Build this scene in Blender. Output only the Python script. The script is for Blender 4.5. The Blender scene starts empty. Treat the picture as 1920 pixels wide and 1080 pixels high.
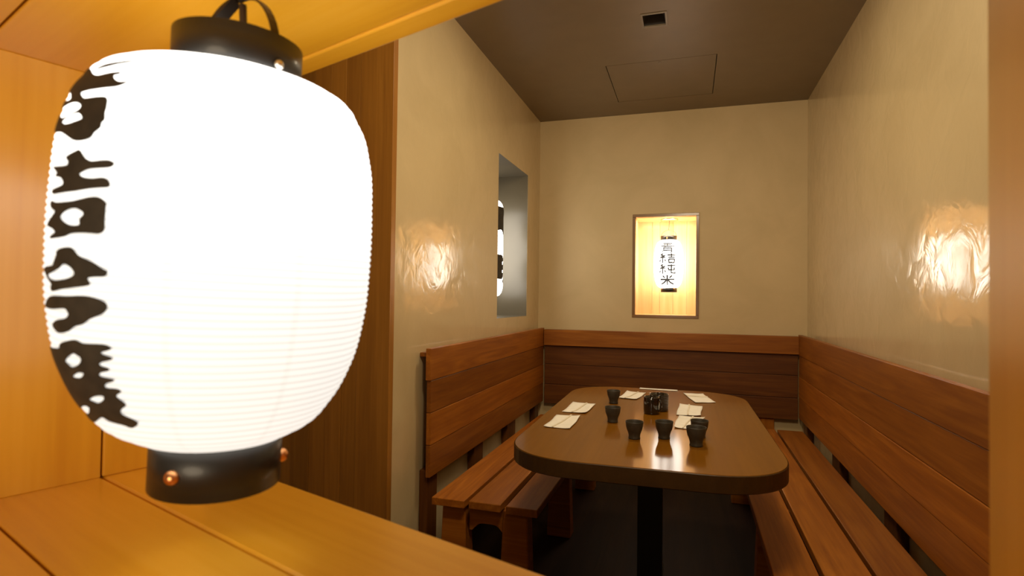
import bpy, bmesh, math, random
from mathutils import Vector, Matrix
random.seed(7)
sc = bpy.context.scene
COL = sc.collection
PI = math.pi

# ------------------------------------------------------------------ camera, world, exposure, large lights
CAMZ = 1.21
cd = bpy.data.cameras.new('camera')
cam = bpy.data.objects.new('camera', cd); COL.objects.link(cam)
cd.sensor_fit = 'HORIZONTAL'; cd.sensor_width = 36.0; cd.lens = 19.88
cd.clip_start = 0.01; cd.clip_end = 50
right = Vector((0.954185, 0.298951, 0.012612)); down = Vector((0.006433, 0.021645, -0.999745)); fwd = Vector((-0.299148, 0.954023, 0.018730))
m = Matrix((right, -down, -fwd)).transposed().to_4x4(); m.translation = (0, 0, CAMZ)
cam.matrix_world = m
cd.dof.use_dof = True; cd.dof.focus_distance = 3.0; cd.dof.aperture_fstop = 7.0
sc.camera = cam
sc.view_settings.view_transform = 'Standard'; sc.view_settings.look = 'None'
sc.view_settings.gamma = 1.0; sc.view_settings.use_curve_mapping = False
sc.view_settings.exposure = 0.0

w = bpy.data.worlds.new('world'); sc.world = w; w.use_nodes = True
bg = w.node_tree.nodes['Background']; bg.inputs[0].default_value = (1.0, 0.80, 0.55, 1); bg.inputs[1].default_value = 0.12

def area(name, loc, target, size, energy, col):
    l = bpy.data.lights.new(name, 'AREA'); l.shape = 'DISK'; l.size = size; l.energy = energy; l.color = col
    o = bpy.data.objects.new(name, l); COL.objects.link(o)
    o.location = loc
    o.rotation_euler = (Vector(target) - Vector(loc)).to_track_quat('-Z', 'Y').to_euler()
    return o
# unseen fill lamps added over the booth and behind the camera
area('overhead_fill', (-0.17, 2.42, 2.55), (-0.17, 2.42, 0), 0.28, 10, (1.0, 0.83, 0.56))
area('back_wall_fill', (0.0, 0.85, 2.42), (-0.17, 4.2, 1.6), 0.40, 20, (1.0, 0.83, 0.56))  # added wash that brightens the back wall
area('rear_fill', (-0.25, -0.9, 1.05), (-0.3, 0.35, 1.25), 0.8, 11, (1.0, 0.80, 0.55))  # added fill on the wooden opening, standing in for restaurant ambience

# unseen strip lights added behind the niche rails to brighten its inside
for zz, tz in ((CAMZ + 0.595, -1), (CAMZ - 0.098, 1)):
    l = bpy.data.lights.new('niche_fill', 'AREA'); l.shape = 'RECTANGLE'; l.size = 0.38; l.size_y = 0.03; l.energy = 2.0 if tz < 0 else 0.05; l.color = (1.0, 0.86, 0.62)
    o = bpy.data.objects.new('niche_fill', l); COL.objects.link(o); o.location = (-0.166, 4.275, zz); o.rotation_euler = (0.35 if tz < 0 else math.pi - 0.35, 0, 0)

# ------------------------------------------------------------------ materials
def new_mat(name):
    mt = bpy.data.materials.new(name); mt.use_nodes = True
    nt = mt.node_tree
    return mt, nt, nt.nodes['Principled BSDF']
def N(nt, t, **kw):
    n = nt.nodes.new(t)
    for k, v in kw.items(): setattr(n, k, v)
    return n
def rgba(c): return (c[0], c[1], c[2], 1)
def ramp(nt, stops):
    r = N(nt, 'ShaderNodeValToRGB'); e = r.color_ramp.elements
    e[0].position, e[0].color = stops[0][0], rgba(stops[0][1]); e[1].position, e[1].color = stops[-1][0], rgba(stops[-1][1])
    for p, c in stops[1:-1]:
        q = e.new(p); q.color = rgba(c)
    return r
def wood(name, dark, mid, light, rough=0.35, coat=0.3, coat_rough=0.15, scale=1.0, var=0.25, figure=0.0, bump=0.05, spec=0.5, coat_ior=1.5):
    """varnished plank: grain runs along the object's local X"""
    mt, nt, b = new_mat(name); L = nt.links.new
    tc = N(nt, 'ShaderNodeTexCoord'); oi = N(nt, 'ShaderNodeObjectInfo')
    mul = N(nt, 'ShaderNodeMath', operation='MULTIPLY'); mul.inputs[1].default_value = 37.0
    L(oi.outputs['Random'], mul.inputs[0])
    add = N(nt, 'ShaderNodeVectorMath', operation='ADD'); L(tc.outputs['Object'], add.inputs[0]); L(mul.outputs[0], add.inputs[1])
    mp = N(nt, 'ShaderNodeMapping'); mp.inputs['Scale'].default_value = (1.3 * scale, 16 * scale, 16 * scale); L(add.outputs[0], mp.inputs['Vector'])
    n1 = N(nt, 'ShaderNodeTexNoise'); n1.inputs['Scale'].default_value = 1.0; n1.inputs['Detail'].default_value = 5; n1.inputs['Distortion'].default_value = 0.7 + figure
    L(mp.outputs[0], n1.inputs['Vector'])
    mp2 = N(nt, 'ShaderNodeMapping'); mp2.inputs['Scale'].default_value = (4 * scale, 120 * scale, 120 * scale); L(add.outputs[0], mp2.inputs['Vector'])
    n2 = N(nt, 'ShaderNodeTexNoise'); n2.inputs['Scale'].default_value = 1.0; n2.inputs['Detail'].default_value = 4; L(mp2.outputs[0], n2.inputs['Vector'])
    mx = N(nt, 'ShaderNodeMath', operation='MULTIPLY_ADD'); mx.inputs[1].default_value = 0.35; L(n2.outputs[0], mx.inputs[0]); 
    m2 = N(nt, 'ShaderNodeMath', operation='MULTIPLY'); m2.inputs[1].default_value = 0.75; L(n1.outputs[0], m2.inputs[0]); L(m2.outputs[0], mx.inputs[2])
    r = ramp(nt, [(0.36, dark), (0.54, mid), (0.74, light)]); L(mx.outputs[0], r.inputs[0])
    hs = N(nt, 'ShaderNodeHueSaturation'); L(r.outputs[0], hs.inputs['Color'])
    mr = N(nt, 'ShaderNodeMapRange'); mr.inputs['To Min'].default_value = 1 - var; mr.inputs['To Max'].default_value = 1 + var
    L(oi.outputs['Random'], mr.inputs['Value']); L(mr.outputs[0], hs.inputs['Value'])
    L(hs.outputs[0], b.inputs['Base Color'])
    b.inputs['Roughness'].default_value = rough; b.inputs['Coat Weight'].default_value = coat; b.inputs['Coat Roughness'].default_value = coat_rough; b.inputs['Specular IOR Level'].default_value = spec; b.inputs['Coat IOR'].default_value = coat_ior
    bp = N(nt, 'ShaderNodeBump'); bp.inputs['Strength'].default_value = bump; bp.inputs['Distance'].default_value = 0.002
    L(n2.outputs[0], bp.inputs['Height']); L(bp.outputs[0], b.inputs['Normal'])
    return mt
def plain(name, col, rough=0.5, metal=0.0, coat=0.0, noise=0.0, nscale=30, bump=0.0, spec=0.5):
    mt, nt, b = new_mat(name); L = nt.links.new
    b.inputs['Roughness'].default_value = rough; b.inputs['Metallic'].default_value = metal; b.inputs['Coat Weight'].default_value = coat
    b.inputs['Coat Roughness'].default_value = 0.08; b.inputs['Specular IOR Level'].default_value = spec
    tc = N(nt, 'ShaderNodeTexCoord'); n = N(nt, 'ShaderNodeTexNoise'); n.inputs['Scale'].default_value = nscale; n.inputs['Detail'].default_value = 5
    L(tc.outputs['Object'], n.inputs['Vector'])
    r = ramp(nt, [(0.3, [c * (1 - noise) for c in col]), (0.7, [min(1, c * (1 + noise)) for c in col])]); L(n.outputs[0], r.inputs[0]); L(r.outputs[0], b.inputs['Base Color'])
    if bump:
        bp = N(nt, 'ShaderNodeBump'); bp.inputs['Strength'].default_value = bump; bp.inputs['Distance'].default_value = 0.003; L(n.outputs[0], bp.inputs['Height']); L(bp.outputs[0], b.inputs['Normal'])
    return mt
def plaster(name, a, c, coat=1.0, cr=(0.08, 0.20)):
    """troweled, waxed plaster: soft colour clouds, polished film with trowel waves"""
    mt, nt, b = new_mat(name); L = nt.links.new
    tc = N(nt, 'ShaderNodeTexCoord')
    n1 = N(nt, 'ShaderNodeTexNoise'); n1.inputs['Scale'].default_value = 2.2; n1.inputs['Detail'].default_value = 6; n1.inputs['Roughness'].default_value = 0.6; n1.inputs['Distortion'].default_value = 0.6
    L(tc.outputs['Object'], n1.inputs['Vector'])
    r = ramp(nt, [(0.3, a), (0.7, c)]); L(n1.outputs[0], r.inputs[0]); L(r.outputs[0], b.inputs['Base Color'])
    b.inputs['Roughness'].default_value = 0.55
    n2 = N(nt, 'ShaderNodeTexNoise'); n2.inputs['Scale'].default_value = 9.0; n2.inputs['Detail'].default_value = 3; n2.inputs['Distortion'].default_value = 1.0
    mp = N(nt, 'ShaderNodeMapping'); mp.inputs['Scale'].default_value = (1.0, 1.0, 0.55); L(tc.outputs['Object'], mp.inputs['Vector']); L(mp.outputs[0], n2.inputs['Vector'])
    n3 = N(nt, 'ShaderNodeTexNoise'); n3.inputs['Scale'].default_value = 2.0; n3.inputs['Detail'].default_value = 2; L(tc.outputs['Object'], n3.inputs['Vector'])
    sm = N(nt, 'ShaderNodeMath', operation='MULTIPLY_ADD'); sm.inputs[1].default_value = 3.0; L(n3.outputs[0], sm.inputs[0]); L(n2.outputs[0], sm.inputs[2])
    bp = N(nt, 'ShaderNodeBump'); bp.inputs['Strength'].default_value = 0.5; bp.inputs['Distance'].default_value = 0.004; L(sm.outputs[0], bp.inputs['Height'])
    L(bp.outputs[0], b.inputs['Coat Normal'])
    r2 = ramp(nt, [(0.35, (cr[0],) * 3), (0.7, (cr[1],) * 3)]); L(n2.outputs[0], r2.inputs[0]); L(r2.outputs[0], b.inputs['Coat Roughness'])
    b.inputs['Coat Weight'].default_value = coat; b.inputs['Coat IOR'].default_value = 1.5
    return mt
def paper_glow(name, stops, pitch, rib_dark, seams=0, seam_phase=0.0, half=0.16, col=(1.0, 0.97, 0.90)):
    """lit paper shade: gives off light; wire ribs and pasted seams let less through"""
    mt, nt, b = new_mat(name); L = nt.links.new
    tc = N(nt, 'ShaderNodeTexCoord'); sp = N(nt, 'ShaderNodeSeparateXYZ'); L(tc.outputs['Object'], sp.inputs[0])
    nz = N(nt, 'ShaderNodeMapRange'); nz.inputs['From Min'].default_value = -half; nz.inputs['From Max'].default_value = half; L(sp.outputs['Z'], nz.inputs['Value'])
    fc = N(nt, 'ShaderNodeFloatCurve'); cm = fc.mapping.curves[0]
    top = max(v for _, v in stops)
    cm.points[0].location = (stops[0][0], stops[0][1] / top); cm.points[1].location = (stops[-1][0], stops[-1][1] / top)
    for p, v in stops[1:-1]: cm.points.new(p, v / top)
    fc.mapping.update(); L(nz.outputs[0], fc.inputs['Value'])
    ph = N(nt, 'ShaderNodeMath', operation='MULTIPLY'); ph.inputs[1].default_value = 2 * PI / pitch; L(sp.outputs['Z'], ph.inputs[0])
    cs = N(nt, 'ShaderNodeMath', operation='COSINE'); L(ph.outputs[0], cs.inputs[0])
    rb = N(nt, 'ShaderNodeMapRange'); rb.inputs['From Min'].default_value = -1.0; rb.inputs['From Max'].default_value = -0.2; rb.inputs['To Min'].default_value = rib_dark; rb.inputs['To Max'].default_value = 1.0
    L(cs.outputs[0], rb.inputs['Value'])
    st = N(nt, 'ShaderNodeMath', operation='MULTIPLY'); st.inputs[1].default_value = top; L(fc.outputs[0], st.inputs[0])
    s2 = N(nt, 'ShaderNodeMath', operation='MULTIPLY'); L(st.outputs[0], s2.inputs[0]); L(rb.outputs[0], s2.inputs[1])
    out = s2
    if seams:
        at = N(nt, 'ShaderNodeMath', operation='ARCTAN2'); L(sp.outputs['Y'], at.inputs[0]); L(sp.outputs['X'], at.inputs[1])
        k = N(nt, 'ShaderNodeMath', operation='MULTIPLY_ADD'); k.inputs[1].default_value = seams; k.inputs[2].default_value = -seams * math.radians(seam_phase); L(at.outputs[0], k.inputs[0])
        c2 = N(nt, 'ShaderNodeMath', operation='COSINE'); L(k.outputs[0], c2.inputs[0])
        r2 = N(nt, 'ShaderNodeMapRange'); r2.inputs['From Min'].default_value = 0.97; r2.inputs['From Max'].default_value = 0.995; r2.inputs['To Min'].default_value = 1.0; r2.inputs['To Max'].default_value = 0.94
        L(c2.outputs[0], r2.inputs['Value'])
        s3 = N(nt, 'ShaderNodeMath', operation='MULTIPLY'); L(s2.outputs[0], s3.inputs[0]); L(r2.outputs[0], s3.inputs[1]); out = s3
    b.inputs['Base Color'].default_value = (0.35, 0.34, 0.31, 1); b.inputs['Roughness'].default_value = 0.7
    b.inputs['Emission Color'].default_value = rgba(col); L(out.outputs[0], b.inputs['Emission Strength'])
    return mt
M = {}
M['hinoki'] = wood('varnished_honey_wood', (0.70, 0.31, 0.010), (0.78, 0.37, 0.015), (0.84, 0.42, 0.03), rough=0.42, coat=0.6, coat_rough=0.22, coat_ior=1.75, scale=0.8, var=0.08, bump=0.02)
M['cladding'] = wood('dimmed_wall_wood', (0.27, 0.105, 0.014), (0.34, 0.14, 0.018), (0.42, 0.18, 0.025), rough=0.38, coat=0.3, coat_rough=0.2, scale=0.8, var=0.18, bump=0.03)  # the opening's wood toned darker for the dimmer light on this wall
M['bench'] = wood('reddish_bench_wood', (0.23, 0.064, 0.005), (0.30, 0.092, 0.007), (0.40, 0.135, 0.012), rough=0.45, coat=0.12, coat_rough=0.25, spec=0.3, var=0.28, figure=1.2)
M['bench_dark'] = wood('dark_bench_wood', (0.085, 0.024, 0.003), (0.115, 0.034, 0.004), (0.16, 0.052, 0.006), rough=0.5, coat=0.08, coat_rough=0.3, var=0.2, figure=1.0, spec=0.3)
M['table'] = wood('table_wood', (0.165, 0.06, 0.002), (0.19, 0.072, 0.003), (0.215, 0.083, 0.004), rough=0.5, coat=0.42, coat_rough=0.10, spec=0.03, scale=0.7, var=0.0, bump=0.01)
M['tableedge'] = wood('dark_table_edge_wood', (0.045, 0.019, 0.003), (0.055, 0.023, 0.003), (0.065, 0.028, 0.004), rough=0.45, coat=0.2, spec=0.3, var=0.0)
M['niche'] = wood('pale_niche_wood', (0.70, 0.43, 0.17), (0.77, 0.50, 0.22), (0.82, 0.56, 0.27), rough=0.45, coat=0.2, var=0.1, bump=0.02)
M['frame'] = wood('brown_frame_wood', (0.16, 0.07, 0.012), (0.22, 0.10, 0.018), (0.28, 0.13, 0.025), var=0.05)
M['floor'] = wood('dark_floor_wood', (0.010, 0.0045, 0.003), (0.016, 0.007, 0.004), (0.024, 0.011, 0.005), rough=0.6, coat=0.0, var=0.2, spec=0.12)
M['plaster'] = plaster('waxed_plaster', (0.60, 0.46, 0.245), (0.69, 0.54, 0.30))
M['plaster_matte'] = plaster('matte_plaster', (0.58, 0.44, 0.225), (0.67, 0.51, 0.275), coat=0.15, cr=(0.5, 0.6))
M['ceiling'] = plain('taupe_ceiling_paint', (0.20, 0.143, 0.078), rough=0.45, noise=0.05, nscale=8)
M['grey'] = plain('grey_satin_paint', (0.13, 0.108, 0.072), rough=0.28, noise=0.05, nscale=6)
M['void'] = plain('dark_recess', (0.02, 0.014, 0.01), rough=0.6)
M['ventframe'] = plain('vent_frame_paint', (0.20, 0.155, 0.10), rough=0.4)
M['black'] = plain('black_lacquer', (0.014, 0.011, 0.008), rough=0.42, coat=0.12, noise=0.2)
M['copper'] = plain('copper_rivet_metal', (0.80, 0.36, 0.14), rough=0.3, metal=1.0)
M['steel'] = plain('pale_rivet_metal', (0.75, 0.72, 0.66), rough=0.3, metal=1.0)
M['darkmetal'] = plain('dark_strap_metal', (0.05, 0.035, 0.025), rough=0.3, metal=0.6)
M['ink'] = plain('brushed_ink', (0.035, 0.026, 0.016), rough=0.7, noise=0.35, nscale=60)
M['clay'] = plain('unglazed_black_clay', (0.042, 0.033, 0.021), rough=0.5, noise=0.25, nscale=80, bump=0.1)
M['glaze'] = plain('glossy_black_glaze', (0.010, 0.007, 0.006), rough=0.06, coat=1.0)
M['paper'] = plain('white_napkin_paper', (0.92, 0.88, 0.80), rough=0.85, noise=0.04, nscale=40)
M['sleeve'] = plain('beige_paper_strip', (0.80, 0.72, 0.58), rough=0.8, noise=0.1)
M['iron'] = plain('black_iron', (0.012, 0.011, 0.011), rough=0.55, metal=0.3)
M['rose'] = plain('brass_ceiling_rose', (0.62, 0.42, 0.22), rough=0.35, metal=0.7)
M['cord'] = plain('brown_cord', (0.05, 0.03, 0.02), rough=0.6)
M['glow_front'] = paper_glow('lit_paper_front', [(0.0, 0.93), (0.25, 0.96), (0.5, 1.22), (0.7, 2.0), (0.85, 3.4), (1.0, 4.0)], 0.0055, 0.74, seams=9, seam_phase=-62.0, half=0.159, col=(1.0, 0.97, 0.90))
M['glow_back'] = paper_glow('lit_paper_back', [(0.0, 8.5), (0.5, 10.0), (1.0, 9.0)], 0.006, 0.9, half=0.18, col=(1.0, 0.93, 0.80))
M['glow_side'] = paper_glow('lit_paper_side', [(0.0, 4.0), (0.5, 8.0), (1.0, 5.0)], 0.006, 0.85, half=0.32, col=(1.0, 0.95, 0.85))
inkb, nt_, b_ = new_mat('glowing_ink')
b_.inputs['Base Color'].default_value = (0.05, 0.045, 0.04, 1); b_.inputs['Roughness'].default_value = 0.7
b_.inputs['Emission Color'].default_value = (1.0, 0.95, 0.85, 1); b_.inputs['Emission Strength'].default_value = 0.08  # faint emission stands in for lantern light and bloom over the ink
M['ink_lit'] = inkb

# ------------------------------------------------------------------ helpers
WM = {}                                    # world matrix of every object made here
def reg(o, parent, mat):
    COL.objects.link(o)
    WM[o] = mat.copy()
    if parent is not None:
        o.parent = parent; o.matrix_basis = WM[parent].inverted() @ mat
    else: o.matrix_basis = mat
    return o
def tag(o, label=None, cat=None, group=None, kind=None):
    if label: o['label'] = label
    if cat: o['category'] = cat
    if group: o['group'] = group
    if kind: o['kind'] = kind
    return o
def empty(name, mat, label=None, cat=None, group=None, kind=None):
    if not isinstance(mat, Matrix): mat = Matrix.Translation(mat)
    o = bpy.data.objects.new(name, None); o.empty_display_size = 0.05
    reg(o, None, mat); return tag(o, label, cat, group, kind)
def bm_obj(name, bm, mat, parent=None, world=None, smooth=False):
    me = bpy.data.meshes.new(name); bm.normal_update(); bm.to_mesh(me); bm.free()
    if smooth:
        for p in me.polygons: p.use_smooth = True
    me.materials.append(mat)
    o = bpy.data.objects.new(name, me)
    if world is None: world = WM[parent] if parent is not None else Matrix.Identity(4)
    return reg(o, parent, world)
def axes(o, x, y, z):
    mt = Matrix((x, y, z)).transposed().to_4x4(); mt.translation = o; return mt
def bevel(bm, r, seg=2):
    if r > 0:
        bmesh.ops.bevel(bm, geom=list(bm.edges), offset=r, segments=seg, affect='EDGES', profile=0.5)
def box_bm(sx, sy, sz, r=0.0):
    bm = bmesh.new(); bmesh.ops.create_cube(bm, size=1.0)
    for v in bm.verts: v.co = Vector((v.co.x * sx, v.co.y * sy, v.co.z * sz))
    bevel(bm, r); return bm
AX = {'x': ((1, 0, 0), (0, 1, 0), (0, 0, 1)), 'y': ((0, 1, 0), (-1, 0, 0), (0, 0, 1)), 'z': ((0, 0, 1), (1, 0, 0), (0, 1, 0))}
def board(name, lo, hi, mat, parent=None, grain='x', r=0.002, F=None):
    """axis-aligned board (in frame F, a Matrix) from corner lo to hi; local X runs along the grain"""
    lo, hi = Vector(lo), Vector(hi); c = (lo + hi) / 2; s = hi - lo
    a = [Vector(v) for v in AX[grain]]
    d = [abs(s.dot(v)) for v in a]
    W = axes(c, *a)
    if F is not None: W = F @ W
    return bm_obj(name, box_bm(d[0], d[1], d[2], r), mat, parent, W)
def slab(name, F, us, vs, holes, thick, mat, parent=None, kind='structure'):
    """wall in the u,v plane of F, thick along +w; grid cells in holes are left out"""
    bm = bmesh.new(); V = {}
    def vert(i, j, k):
        if (i, j, k) not in V: V[(i, j, k)] = bm.verts.new((us[i], vs[j], k * thick))
        return V[(i, j, k)]
    solid = lambda i, j: 0 <= i < len(us) - 1 and 0 <= j < len(vs) - 1 and (i, j) not in holes
    for i in range(len(us) - 1):
        for j in range(len(vs) - 1):
            if not solid(i, j): continue
            bm.faces.new([vert(i, j, 0), vert(i, j + 1, 0), vert(i + 1, j + 1, 0), vert(i + 1, j, 0)])
            bm.faces.new([vert(i, j, 1), vert(i + 1, j, 1), vert(i + 1, j + 1, 1), vert(i, j + 1, 1)])
            if not solid(i - 1, j): bm.faces.new([vert(i, j, 0), vert(i, j, 1), vert(i, j + 1, 1), vert(i, j + 1, 0)])
            if not solid(i + 1, j): bm.faces.new([vert(i + 1, j, 0), vert(i + 1, j + 1, 0), vert(i + 1, j + 1, 1), vert(i + 1, j, 1)])
            if not solid(i, j - 1): bm.faces.new([vert(i, j, 0), vert(i + 1, j, 0), vert(i + 1, j, 1), vert(i, j, 1)])
            if not solid(i, j + 1): bm.faces.new([vert(i, j + 1, 0), vert(i, j + 1, 1), vert(i + 1, j + 1, 1), vert(i + 1, j + 1, 0)])
    bmesh.ops.recalc_face_normals(bm, faces=bm.faces)
    o = bm_obj(name, bm, mat, parent, F)
    if kind: o['kind'] = kind
    return o
def lathe_bm(prof, seg=48, cap_lo=False, cap_hi=False):
    bm = bmesh.new(); rings = []
    for r, z in prof:
        if r < 1e-5: rings.append([bm.verts.new((0, 0, z))])
        else: rings.append([bm.verts.new((r * math.cos(2 * PI * i / seg), r * math.sin(2 * PI * i / seg), z)) for i in range(seg)])
    for a, b in zip(rings, rings[1:]):
        for i in range(seg):
            j = (i + 1) % seg
            if len(a) == 1 and len(b) > 1: bm.faces.new([a[0], b[j], b[i]])
            elif len(b) == 1 and len(a) > 1: bm.faces.new([a[i], a[j], b[0]])
            elif len(a) > 1: bm.faces.new([a[i], a[j], b[j], b[i]])
    if cap_lo and len(rings[0]) > 1: bm.faces.new(rings[0][::-1])
    if cap_hi and len(rings[-1]) > 1: bm.faces.new(rings[-1])
    bmesh.ops.recalc_face_normals(bm, faces=bm.faces)
    return bm
def tube_bm(pts, r, seg=8, flat=None):
    """tube (or flat strap: flat=(width, thickness, width direction)) along points"""
    bm = bmesh.new(); rings = []; pts = [Vector(p) for p in pts]
    for i, p in enumerate(pts):
        t = (pts[min(i + 1, len(pts) - 1)] - pts[max(i - 1, 0)]).normalized()
        if flat:
            wd = Vector(flat[2]); wd = (wd - t * wd.dot(t)).normalized(); n = t.cross(wd)
            q = [p + wd * sx * flat[0] / 2 + n * sy * flat[1] / 2 for sx, sy in ((-1, -1), (1, -1), (1, 1), (-1, 1))]
        else:
            u = t.orthogonal().normalized() if i == 0 else (u - t * u.dot(t)).normalized()
            v = t.cross(u); q = [p + (u * math.cos(2 * PI * k / seg) + v * math.sin(2 * PI * k / seg)) * r for k in range(seg)]
        rings.append([bm.verts.new(c) for c in q])
    n = len(rings[0])
    for a, b in zip(rings, rings[1:]):
        for i in range(n): bm.faces.new([a[i], a[(i + 1) % n], b[(i + 1) % n], b[i]])
    bm.faces.new(rings[0][::-1]); bm.faces.new(rings[-1])
    bmesh.ops.recalc_face_normals(bm, faces=bm.faces)
    return bm
def cubic(xs, ys, x):
    """monotone-knot Hermite interpolation of a profile"""
    n = len(xs); d = []
    for i in range(n):
        if i == 0: d.append((ys[1] - ys[0]) / (xs[1] - xs[0]))
        elif i == n - 1: d.append((ys[-1] - ys[-2]) / (xs[-1] - xs[-2]))
        else:
            h0, h1 = xs[i] - xs[i - 1], xs[i + 1] - xs[i]
            d.append((h0 * (ys[i + 1] - ys[i]) / h1 + h1 * (ys[i] - ys[i - 1]) / h0) / (h0 + h1))
    i = 0
    while i < n - 2 and x > xs[i + 1]: i += 1
    h = xs[i + 1] - xs[i]; t = (x - xs[i]) / h
    return (2*t**3 - 3*t*t + 1) * ys[i] + (t**3 - 2*t*t + t) * h * d[i] + (-2*t**3 + 3*t*t) * ys[i + 1] + (t**3 - t*t) * h * d[i + 1]

# ------------------------------------------------------------------ the booth
XL, XR, YB, ZC = -1.103, 0.754, 4.20, 2.574
I4 = Matrix.Identity(4)
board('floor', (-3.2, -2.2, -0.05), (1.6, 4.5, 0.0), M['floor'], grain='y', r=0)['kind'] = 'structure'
bpy.data.objects['floor'].name = 'floor'
# ceiling with the vent opening and the access hatch cut out
CU = [-3.2, -0.476, -0.228, -0.114, 0.140, 1.6]; CV = [-2.2, 2.735, 2.866, 3.287, 3.915, 4.5]
slab('ceiling', Matrix.Translation((0, 0, ZC)), CU, CV, {(2, 1), (1, 3), (2, 3), (3, 3)}, 0.14, M['ceiling'])
# left wall (u = Y, v = Z, thickness towards -X)
FL = axes((XL, 0, 0), Vector((0, 1, 0)), Vector((0, 0, 1)), Vector((-1, 0, 0)))
slab('wall_left', FL, [1.975, 3.220, 3.868, 4.5], [0, CAMZ - 0.121, CAMZ + 0.880, ZC], {(1, 1)}, 0.05, M['plaster'])
FR = axes((XR, 0, 0), Vector((0, 1, 0)), Vector((0, 0, 1)), Vector((1, 0, 0)))
slab('wall_right', FR, [0.20, 4.5], [0, ZC], set(), 0.05, M['plaster'])
FB = axes((0, YB, 0), Vector((1, 0, 0)), Vector((0, 0, 1)), Vector((0, 1, 0)))
slab('wall_back', FB, [XL - 0.05, -0.398, 0.065, XR + 0.05], [0, CAMZ - 0.126, CAMZ + 0.625, ZC], {(1, 1)}, 0.05, M['plaster_matte'])

# vertical cladding in shade-darkened wood on the end of the left wall
wn = empty('wall_cladding', (-1.8, 1.96, 0), kind='structure')
xs = [-1.1005, -1.246, -1.312, -1.385, -1.458, -1.545, -1.65, -1.74, -1.85, -1.95, -2.06, -2.18, -2.30]
for k, (a, b) in enumerate(zip(xs, xs[1:])):
    board('plank', (b + 0.0008, 1.94 + 0.0012 * (k % 2), 0), (a, 1.974, ZC), M['cladding'], wn, grain='z', r=0.001)

# ------------------------------------------------------------------ the angled wall with the wooden opening the camera looks through
PHI = math.radians(-18.623)
FF = Matrix.Rotation(PHI, 4, 'Z'); FF.translation = (0, 0, CAMZ)      # u to the right, v into the booth, z from eye height
S = 0.9
LW, ZB, ZT = -1.0 * S, -0.2765 * S, 0.326 * S
N0, NS, FSM, FE = -0.10, 0.190 * S, 0.331 * S, 0.4865 * S
JX = 0.0312
op = empty('window_1', FF, kind='structure')
g = 0.0012
board('sill_board', (LW - 0.02, FSM + g, ZB - 0.03), (JX + 0.02, FE, ZB), M['hinoki'], op, 'x', 0.005, FF)
board('sill_board', (LW - 0.02, NS + g, ZB - 0.03), (JX + 0.02, FSM - g, ZB), M['hinoki'], op, 'x', 0.0015, FF)
board('sill_board', (LW - 0.02, N0, ZB - 0.03), (JX + 0.3, NS - g, ZB), M['hinoki'], op, 'x', 0.0015, FF)
HS, HN = 0.4505 * S, 0.185 * S
board('head_board', (LW - 0.02, HS + g, ZT - 0.001), (JX + 0.02, FE + 0.001, ZT + 0.03), M['hinoki'], op, 'x', 0.003, FF)
board('head_board', (LW - 0.02, HN + g, ZT), (JX + 0.02, HS - g, ZT + 0.03), M['hinoki'], op, 'x', 0.0015, FF)
board('head_board', (LW - 0.02, N0, ZT), (JX + 0.3, HN - g, ZT + 0.03), M['hinoki'], op, 'x', 0.0015, FF)
board('jamb_board', (LW - 0.03, FSM + g, ZB), (LW, FE, ZT), M['hinoki'], op, 'z', 0.002, FF)
board('jamb_board', (LW - 0.03, N0, ZB), (LW, FSM - g, ZT), M['hinoki'], op, 'z', 0.001, FF)
board('jamb_board', (JX, 0.235, ZB), (JX + 0.03, FE, ZT), M['hinoki'], op, 'z', 0.004, FF)
# plaster wall around it (plane u,z of FF, thick along v)
FW = FF @ axes(Vector((0, 0.10, -CAMZ)), Vector((1, 0, 0)), Vector((0, 0, 1)), Vector((0, 1, 0)))
slab('wall_front', FW, [-2.6, LW - 0.03, JX + 0.031, 0.72], [0, CAMZ + ZB - 0.03, CAMZ + ZT + 0.03, ZC], {(1, 1)}, FE - 0.10 - 0.012, M['plaster'])

# ------------------------------------------------------------------ recess in the left wall (grey lining) and display niche in the back wall
rc = empty('window_2', (XL, 3.54, CAMZ - 0.121), kind='structure')
y0, y1, z0, z1, xd = 3.220, 3.868, CAMZ - 0.121, CAMZ + 0.880, -1.62
board('sill_lining', (xd, y0, z0 - 0.015), (XL - 0.001, y1, z0 + 0.001), M['grey'], rc, 'y', 0)
board('head_lining', (xd, y0, z1 - 0.001), (XL - 0.001, y1, z1 + 0.015), M['grey'], rc, 'y', 0)
board('jamb_lining', (xd, y1 - 0.001, z0), (XL - 0.001, y1 + 0.015, z1), M['grey'], rc, 'z', 0)
board('jamb_lining', (xd, y0 - 0.015, z0), (XL - 0.001, y0 + 0.001, z1), M['grey'], rc, 'z', 0)
board('back_lining', (xd - 0.015, y0, z0), (xd, y1, z1), M['grey'], rc, 'z', 0)

nc = empty('window_3', (-0.166, YB, CAMZ - 0.126), kind='structure')
nx0, nx1, nz0, nz1, fw = -0.398, 0.065, CAMZ - 0.126, CAMZ + 0.625, 0.021
board('frame_rail', (nx0, YB - 0.006, nz0), (nx1, YB + 0.05, nz0 + fw), M['frame'], nc, 'x', 0.002)
board('frame_rail', (nx0, YB - 0.006, nz1 - fw), (nx1, YB + 0.05, nz1), M['frame'], nc, 'x', 0.002)
board('frame_stile', (nx0, YB - 0.006, nz0 + fw), (nx0 + fw, YB + 0.05, nz1 - fw), M['frame'], nc, 'z', 0.002)
board('frame_stile', (nx1 - fw, YB - 0.006, nz0 + fw), (nx1, YB + 0.05, nz1 - fw), M['frame'], nc, 'z', 0.002)
nd = YB + 0.29
board('niche_floor', (nx0, YB + 0.05, nz0), (nx1, nd, nz0 + fw), M['niche'], nc, 'x', 0)
board('niche_top', (nx0, YB + 0.05, nz1 - fw), (nx1, nd, nz1), M['niche'], nc, 'x', 0)
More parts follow.
